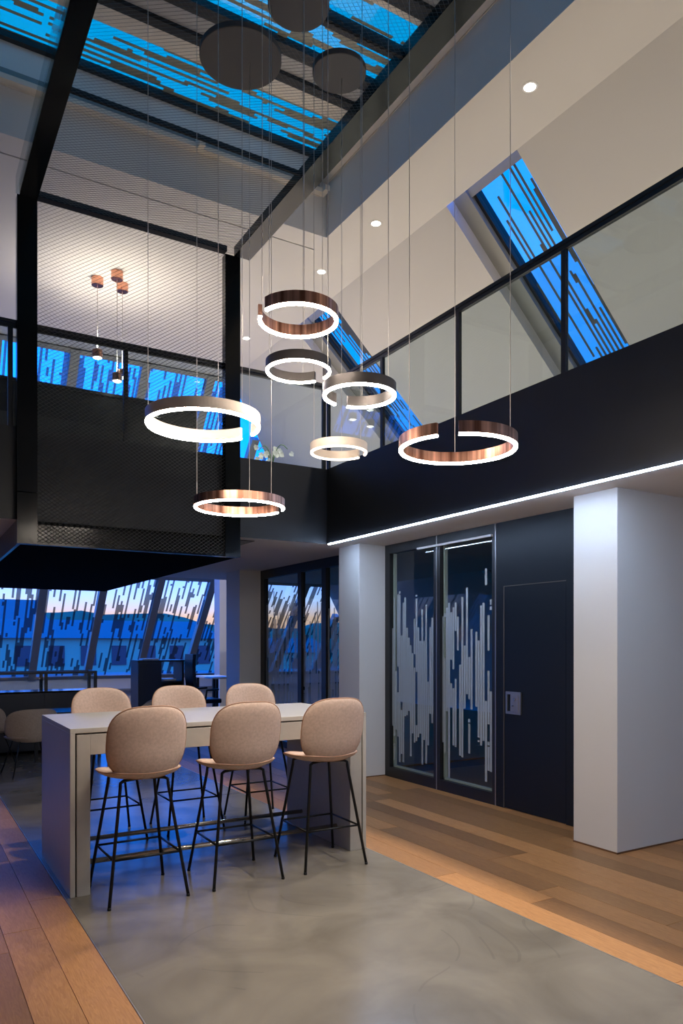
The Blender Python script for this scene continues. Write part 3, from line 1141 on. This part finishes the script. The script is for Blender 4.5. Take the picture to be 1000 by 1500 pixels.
T = 0.030
tbx('tabletop', 'table', TX0, TX1, TY0, TY1, TH_ - T, TH_)
tbx('side_panel', 'table', TX0, TX0 + T, TY0, TY1, 0, TH_ - T)
tbx('side_panel', 'table', TX1 - T, TX1, TY0, TY1, 0, TH_ - T)
G_ = 0.010
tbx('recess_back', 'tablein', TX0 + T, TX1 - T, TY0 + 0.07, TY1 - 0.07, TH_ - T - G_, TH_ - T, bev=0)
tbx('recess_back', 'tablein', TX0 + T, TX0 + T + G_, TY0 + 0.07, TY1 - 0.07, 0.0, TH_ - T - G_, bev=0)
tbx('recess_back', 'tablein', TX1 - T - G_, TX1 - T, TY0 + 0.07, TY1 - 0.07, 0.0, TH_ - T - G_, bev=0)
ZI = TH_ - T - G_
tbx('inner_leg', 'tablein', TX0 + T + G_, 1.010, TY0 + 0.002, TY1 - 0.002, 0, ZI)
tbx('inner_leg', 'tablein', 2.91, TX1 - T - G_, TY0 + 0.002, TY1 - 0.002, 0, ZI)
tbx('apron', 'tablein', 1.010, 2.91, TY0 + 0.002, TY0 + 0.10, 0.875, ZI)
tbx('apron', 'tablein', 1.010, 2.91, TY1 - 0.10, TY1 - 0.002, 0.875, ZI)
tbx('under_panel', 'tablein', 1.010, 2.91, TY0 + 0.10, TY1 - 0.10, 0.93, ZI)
for y_ in (4.97, 5.55):
    mb = MB()
    mb.tube([(1.010, y_, 0.15), (2.91, y_, 0.15)], 0.017, 14)
    mb.build('foot_rail', 'chrome', tb)


# ------------------------------------------------------------------ stools and chairs
def sup(a, n):
    c, s_ = cos(a), sin(a)
    return (math.copysign(abs(c) ** (2 / n), c), math.copysign(abs(s_) ** (2 / n), s_))


def shell(fn, th, n=2.8, na=44, nr=9, dn=None):
    """closed padded shell over a super-ellipse; fn(u,v)->(point, normal)"""
    mb = MB()
    sheets = []
    for side in (1, -1):
        rings = []
        for k in range(nr + 1):
            r = sin(k / nr * pi / 2)
            tt = th / 2 * (1 - r ** 5) ** 0.5 if k < nr else 0
            ring = []
            for j in range(na if k else 1):
                a = 2 * pi * j / na
                u, v = sup(a, n)
                p, nn = fn(u * r, v * r)
                ring.append(mb.bm.verts.new(Vector(p) + Vector(nn) * tt * side))
            rings.append(ring)
        sheets.append(rings)
        for A, B in zip(rings, rings[1:]):
            for j in range(na):
                if len(A) == 1:
                    f_ = mb.bm.faces.new((A[0], B[j], B[(j + 1) % na]))
                else:
                    f_ = mb.bm.faces.new((A[j], B[j], B[(j + 1) % na], A[(j + 1) % na]))
                f_.smooth = True
    return mb


def rim(fn, n, na=60, push=0.0, lo=0.0, hi=1.0):
    pts = []
    for j in range(na):
        u, v = sup(2 * pi * j / na, n)
        p, nn = fn(u, v)
        pts.append(Vector(p) + Vector(nn) * push)
    return pts


def numnorm(pf):
    def fn(u, v):
        e = 0.02
        p = Vector(pf(u, v))
        a = Vector(pf(u + e, v)) - Vector(pf(u - e, v))
        b = Vector(pf(u, v + e)) - Vector(pf(u, v - e))
        nn = a.cross(b)
        nn.normalize()
        return p, nn
    return fn


def back_fn(W, H, zc, y0, lean, wrap):
    def pf(u, v):
        ww = W / 2 * (1 - 0.07 * max(0.0, -v) ** 2)
        return (u * ww, y0 - lean * (v + 1) * H / 2 + wrap * u * u * (1 - 0.15 * v) + 0.05 * max(0.0, -v - 0.35) ** 1.5, zc + v * H / 2)
    return numnorm(pf)


def seat_fn(W, D, z, yc):
    def pf(u, v):
        return (u * W / 2, yc + v * D / 2, z + 0.035 * u * u + 0.030 * max(0.0, -v) ** 2 - 0.030 * max(0.0, v) ** 2.5 - 0.012)
    return numnorm(pf)


def make_stool():
    t = thing('bar_stool', 'x', 'bar stool', (0, 0, 0))
    bf = back_fn(0.485, 0.445, 0.972, -0.225, 0.16, 0.075)
    b = shell(bf, 0.060, 3.1).build('backrest', 'fabric', t)
    mb = MB()
    mb.tube(rim(bf, 3.1, push=0.004), 0.0042, 6, closed=True)
    mb.build('piping', 'piping', b)
    sf = seat_fn(0.50, 0.47, 0.765, -0.005)
    s_ = shell(sf, 0.055, 2.7).build('seat', 'fabric', t)
    mb = MB()
    mb.tube(rim(sf, 2.7, push=0.0), 0.0042, 6, closed=True)
    mb.build('piping', 'piping', s_)
    TOP = 0.722
    for sx in (-1, 1):
        for sy in (-1, 1):
            top = Vector((sx * 0.145, sy * 0.135, TOP))
            ft = Vector((sx * 0.242, sy * 0.245, 0.008))
            d = (ft - top).normalized()
            pts = [Vector((sx * 0.05, sy * 0.10, TOP + 0.012)), Vector((sx * 0.10, sy * 0.122, TOP + 0.012)), top + Vector((-sx * 0.018, -sy * 0.006, 0.010)),
                   top + Vector((sx * 0.002, sy * 0.002, 0.0)), top + d * 0.03, ft]
            mb = MB()
            mb.tube(pts, 0.0100, 8)
            lg = mb.build('leg', 'legs', t)
            mb = MB()
            mb.lathe([(0, 0), (0.011, 0), (0.012, 0.012), (0.009, 0.016), (0, 0.016)], (ft.x, ft.y, 0), 12)
            mb.build('foot_cap', 'legs', lg)
    k = 0.275 / TOP
    q = [(sx * (0.242 + (0.145 - 0.242) * k), sy * (0.245 + (0.135 - 0.245) * k), 0.275) for sx, sy in ((-1, -1), (1, -1), (1, 1), (-1, 1))]
    for a, b_ in zip(q, q[1:] + q[:1]):
        mb = MB()
        mb.tube([a, b_], 0.0072, 8)
        mb.build('foot_rest_bar', 'legs', t)
    for sy in (-1, 1):
        mb = MB()
        mb.tube([(-0.05, sy * 0.10, TOP + 0.012), (0.05, sy * 0.10, TOP + 0.012)], 0.0082, 8)
        mb.build('seat_frame', 'legs', t)
    return t


st0 = make_stool()
GS = 'beige bar stools at the tall table'
near = ['beige bar stool with turned back, by the table end beside the wood floor edge',
        'beige bar stool with turned back, middle of three on the open concrete side',
        'beige bar stool with turned back, by the table end facing the glass doors']
far = ['beige bar stool across the table, by the black sideboard', 'beige bar stool across the table, in the middle of its row',
       'beige bar stool across the table, by the far white pillar']
for i, x in enumerate((1.283, 1.942, 2.600)):
    o = st0 if i == 0 else copy_tree(st0)
    o.location = (x, 4.675, 0)
    o.rotation_euler.z = (0.02, -0.01, -0.02)[i]
    tag(o, near[i], 'bar stool', GS)
for i, x in enumerate((1.44, 2.10, 2.78)):
    o = copy_tree(st0)
    o.location = (x, 6.12, 0)
    o.rotation_euler.z = pi + (0.03, 0.0, -0.02)[i]
    tag(o, far[i], 'bar stool', GS)


def make_chair(label, loc, rz):
    t = thing('dining_chair', label, 'chair', (0, 0, 0), 'low chairs behind the bar table')
    bf = back_fn(0.60, 0.40, 0.60, -0.22, 0.16, 0.20)
    shell(bf, 0.05, 3.4).build('backrest', 'fabric2', t)
    sf = seat_fn(0.54, 0.50, 0.44, 0.02)
    shell(sf, 0.06, 3.0).build('seat', 'fabric2', t)
    for sx in (-1, 1):
        for sy in (-1, 1):
            top = Vector((sx * 0.15, sy * 0.14, 0.415))
            ft = Vector((sx * 0.26, sy * 0.25, 0.0))
            mb = MB()
            mb.tube([Vector((sx * 0.04, sy * 0.08, 0.418)), top, ft], 0.009, 8)
            mb.build('leg', 'legs', t)
    t.location = loc
    t.rotation_euler.z = rz
    return t


make_chair('low greige chair with black legs standing beside the bar table end', (1.32, 9.55, 0), 0.15)
make_chair('low greige chair half hidden beyond the other low chair by the sideboard', (0.93, 10.5, 0), -0.6)
make_chair('low greige chair seen between two bar stools', (2.72, 10.1, 0), 1.2)

# low dark table with white flowers
lt = thing('low_table', 'dark low table behind the bar table', 'table', (1.95, 10.25, 0))
mb = MB()
mb.box(1.5, 2.4, 9.95, 10.6, 0.66, 0.69, bev=0.004)
mb.build('table_top', 'blackframe', lt)
for sx in (1.54, 2.36):
    for sy in (9.99, 10.56):
        mb = MB()
        mb.box(sx - 0.02, sx + 0.02, sy - 0.02, sy + 0.02, 0, 0.66)
        mb.build('leg', 'blackframe', lt)
fl = thing('flower_bowl', 'small bowl with white blossoms on the dark low table', 'flowers', (2.02, 10.1, 0.69))
mb = MB()
mb.lathe([(0, 0), (0.05, 0), (0.09, 0.06), (0.085, 0.06), (0.05, 0.015), (0, 0.015)], (2.02, 10.1, 0.69), 20)
mb.build('bowl', 'blackframe', fl)
for k in range(6):
    mb = MB()
    c = (2.02 + cos(k * 1.05) * 0.06, 10.1 + sin(k * 1.05) * 0.06, 0.765 + 0.02 * (k % 2))
    mb.lathe([(0, -0.02), (0.02, -0.012), (0.03, 0.01), (0.014, 0.02), (0, 0.014)], c, 8)
    mb.build('blossom', 'petal', fl)

# ------------------------------------------------------------------ black sideboard with open frame
sbd = thing('sideboard', 'black sideboard with an open glazed frame on top, before the far windows', 'sideboard', (1.7, 11.5, 0))


def sbx(name, mat, *a, bev=0.0):
    return MB().box(*a, bev=bev).build(name, mat, sbd)


sbx('body', 'navy', 0.3, 2.49, 11.3, 11.75, 0.04, 0.86)
sbx('plinth', 'blackmatte', 0.34, 2.45, 11.34, 11.71, 0, 0.04)
for x0, x1 in ((0.31, 1.02), (1.03, 1.75), (1.76, 2.48)):
    sbx('cabinet_door', 'navy', x0, x1, 11.283, 11.299, 0.06, 0.85)
sbx('counter', 'blackgloss', 0.28, 2.51, 11.28, 11.77, 0.86, 0.885)
for x in (0.31, 1.78, 2.47):
    for y_ in (11.31, 11.74):
        sbx('frame_post', 'blackframe', x - 0.022, x + 0.022, y_ - 0.02, y_ + 0.02, 0.885, 1.13)
for y_ in (11.31, 11.74):
    sbx('frame_rail', 'blackframe', 0.288, 2.492, y_ - 0.02, y_ + 0.02, 1.13, 1.165)
for x in (0.31, 2.47):
    sbx('frame_rail', 'blackframe', x - 0.02, x + 0.02, 11.33, 11.72, 1.13, 1.165)
for x0, x1 in ((0.335, 1.755), (1.805, 2.445)):
    sbx('glass_pane', 'rail_glass', x0, x1, 11.305, 11.311, 0.887, 1.128)

# office corner
fcab = thing('filing_cabinet', 'dark navy shelf cabinet in front of the sloped windows', 'cabinet', (3.98, 13.3, 0))


def fbx(name, mat, *a):
    return MB().box(*a).build(name, mat, fcab)


fbx('body', 'navy', 3.60, 4.02, 13.1, 13.6, 0.0, 1.24)
fbx('shelf_back', 'navy', 4.02, 4.40, 13.57, 13.6, 0.0, 0.88)
fbx('side_panel', 'blackframe', 4.40, 4.44, 13.1, 13.6, 0.0, 1.24)
fbx('top_board', 'blackframe', 3.59, 4.45, 13.09, 13.61, 1.24, 1.27)
fbx('shelf', 'blackframe', 4.02, 4.40, 13.1, 13.57, 0.86, 0.89)
fbx('shelf', 'blackframe', 4.02, 4.40, 13.1, 13.57, 0.40, 0.43)
fbx('door', 'navy', 3.61, 4.01, 13.085, 13.1, 0.02, 1.22)
for k, (x, y_, z, w_, d_) in enumerate(((3.85, 13.3, 1.27, 0.30, 0.22), (4.20, 13.32, 0.892, 0.24, 0.3))):
    t = MB().box(x - w_ / 2, x + w_ / 2, y_ - d_ / 2, y_ + d_ / 2, z, z + 0.03, bev=0.004).build('paper_stack', 'white')
    tag(t, ('stack of white papers on top of the navy cabinet', 'stack of white papers inside the navy cabinet shelf')[k], 'papers', 'paper stacks on the navy cabinet')
dk = thing('desk', 'tall white office desk beside the black office chair', 'desk', (5.15, 13.5, 0))
MB().box(4.95, 5.45, 13.0, 14.0, 0.91, 0.94).build('desk_top', 'white', dk)
for x, y_ in ((5.0, 13.06), (5.4, 13.06), (5.0, 13.94), (5.4, 13.94)):
    MB().box(x - 0.025, x + 0.025, y_ - 0.025, y_ + 0.025, 0, 0.91).build('leg', 'blackframe', dk)
oc = thing('office_chair', 'black high-backed office chair by the sloped windows', 'chair', (4.62, 12.75, 0))
ocx, ocy = 4.62, 12.75
mb = MB()
for k in range(8):
    z0, z1 = 0.62 + k * 0.095, 0.62 + (k + 1) * 0.095
    o0, o1 = -0.03 - 0.12 * sin(k / 8 * 2.2) * 0.5, -0.03 - 0.12 * sin((k + 1) / 8 * 2.2) * 0.5
    mb.hexa([(ocx - 0.13 + o0, ocy - 0.22, z0), (ocx - 0.07 + o0, ocy - 0.22, z0), (ocx - 0.07 + o0, ocy + 0.22, z0), (ocx - 0.13 + o0, ocy + 0.22, z0),
             (ocx - 0.13 + o1, ocy - 0.21, z1), (ocx - 0.07 + o1, ocy - 0.21, z1), (ocx - 0.07 + o1, ocy + 0.21, z1), (ocx - 0.13 + o1, ocy + 0.21, z1)])
mb.build('backrest', 'legs', oc)
MB().box(ocx - 0.16, ocx + 0.32, ocy - 0.25, ocy + 0.25, 0.50, 0.58, bev=0.02).build('seat', 'legs', oc)
for s_ in (-1, 1):
    mb = MB()
    mb.tube([(ocx + 0.0, ocy + s_ * 0.26, 0.55), (ocx + 0.02, ocy + s_ * 0.29, 0.74), (ocx + 0.24, ocy + s_ * 0.29, 0.75)], 0.02, 8)
    mb.build('armrest', 'legs', oc)
mb = MB()
mb.tube([(ocx + 0.05, ocy, 0.08), (ocx + 0.05, ocy, 0.5)], 0.03, 10)
mb.build('column', 'legs', oc)
for k in range(5):
    a = k * 2 * pi / 5
    mb = MB()
    mb.tube([(ocx + 0.05, ocy, 0.09), (ocx + 0.05 + cos(a) * 0.3, ocy + sin(a) * 0.3, 0.06)], 0.02, 8)
    f_ = mb.build('base_arm', 'legs', oc)
    mb = MB()
    mb.tube([(ocx + 0.05 + cos(a) * 0.3, ocy + sin(a) * 0.3 - 0.02, 0.03), (ocx + 0.05 + cos(a) * 0.3, ocy + sin(a) * 0.3 + 0.02, 0.03)], 0.03, 10)
    mb.build('caster', 'legs', f_)

# ------------------------------------------------------------------ outside
g = MB().box(-500, 700, -400, 900, -9.2, -9.0).build('exterior_ground', 'ground')
g['kind'] = 'structure'


def hill(label, y0, prof, depth):
    mb = MB()
    n = len(prof)
    for (x0, h0), (x1, h1) in zip(prof, prof[1:]):
        a = [(x0, y0, -9), (x1, y0, -9), (x1, y0 + depth, -9), (x0, y0 + depth, -9)]
        b = [(x0, y0 + depth * 0.4, h0), (x1, y0 + depth * 0.4, h1), (x1, y0 + depth * 0.6, h1), (x0, y0 + depth * 0.6, h0)]
        mb.hexa(a + b)
    return tag(mb.build('hill', 'hill'), label, 'hill', 'hills beyond the windows')


hill('long dark wooded hill on the horizon beyond the windows', 300,
     [(-250 + k * 9, 10.5 + 5.0 / (1 + math.exp((-250 + k * 9 - 95) / 14)) + 1.6 * sin(k * 0.53) + 1.0 * sin(k * 1.3 + 1) + 0.5 * sin(k * 2.9)) for k in range(80)], 60)


hill('dark wooded hill on the horizon beyond the side roof windows', -330, [(330 + k * 9, 9 + 2 * sin(k * 0.9)) for k in range(20)], 500)


def house(label, x0, x1, y0, d, h, rows_, cols, roof):
    t = thing('house', label, 'building', ((x0 + x1) / 2, y0, -9), 'houses beyond the windows')
    MB().box(x0, x1, y0, y0 + d, -9, h).build('wall', 'town', t)
    mb = MB()
    mb.hexa([(x0 - .4, y0 - .4, h), (x1 + .4, y0 - .4, h), (x1 + .4, y0 + d + .4, h), (x0 - .4, y0 + d + .4, h),
             (x0, y0 + d * .42, h + roof), (x1, y0 + d * .42, h + roof), (x1, y0 + d * .58, h + roof), (x0, y0 + d * .58, h + roof)])
    mb.build('roof', 'townroof', t)
    for r in range(rows_):
        for c in range(cols):
            xx = x0 + (c + 0.5) * (x1 - x0) / cols
            zz = h - 1.4 - r * 2.9
            MB().box(xx - 0.6, xx + 0.6, y0 - 0.08, y0 - 0.01, zz - 0.8, zz + 0.8).build('window', 'townwin', t)


house('long pale house with three rows of windows beyond the sloped glazing', 2, 24, 62, 10, 2.0, 3, 9, 1.6)
house('pale house with a dark roof standing right of the long one beyond the glazing', 27, 40, 70, 9, 0.6, 3, 5, 1.6)
house('tall dark roofed house behind the long pale house', -2, 14, 90, 12, 4.2, 2, 5, 2.6)
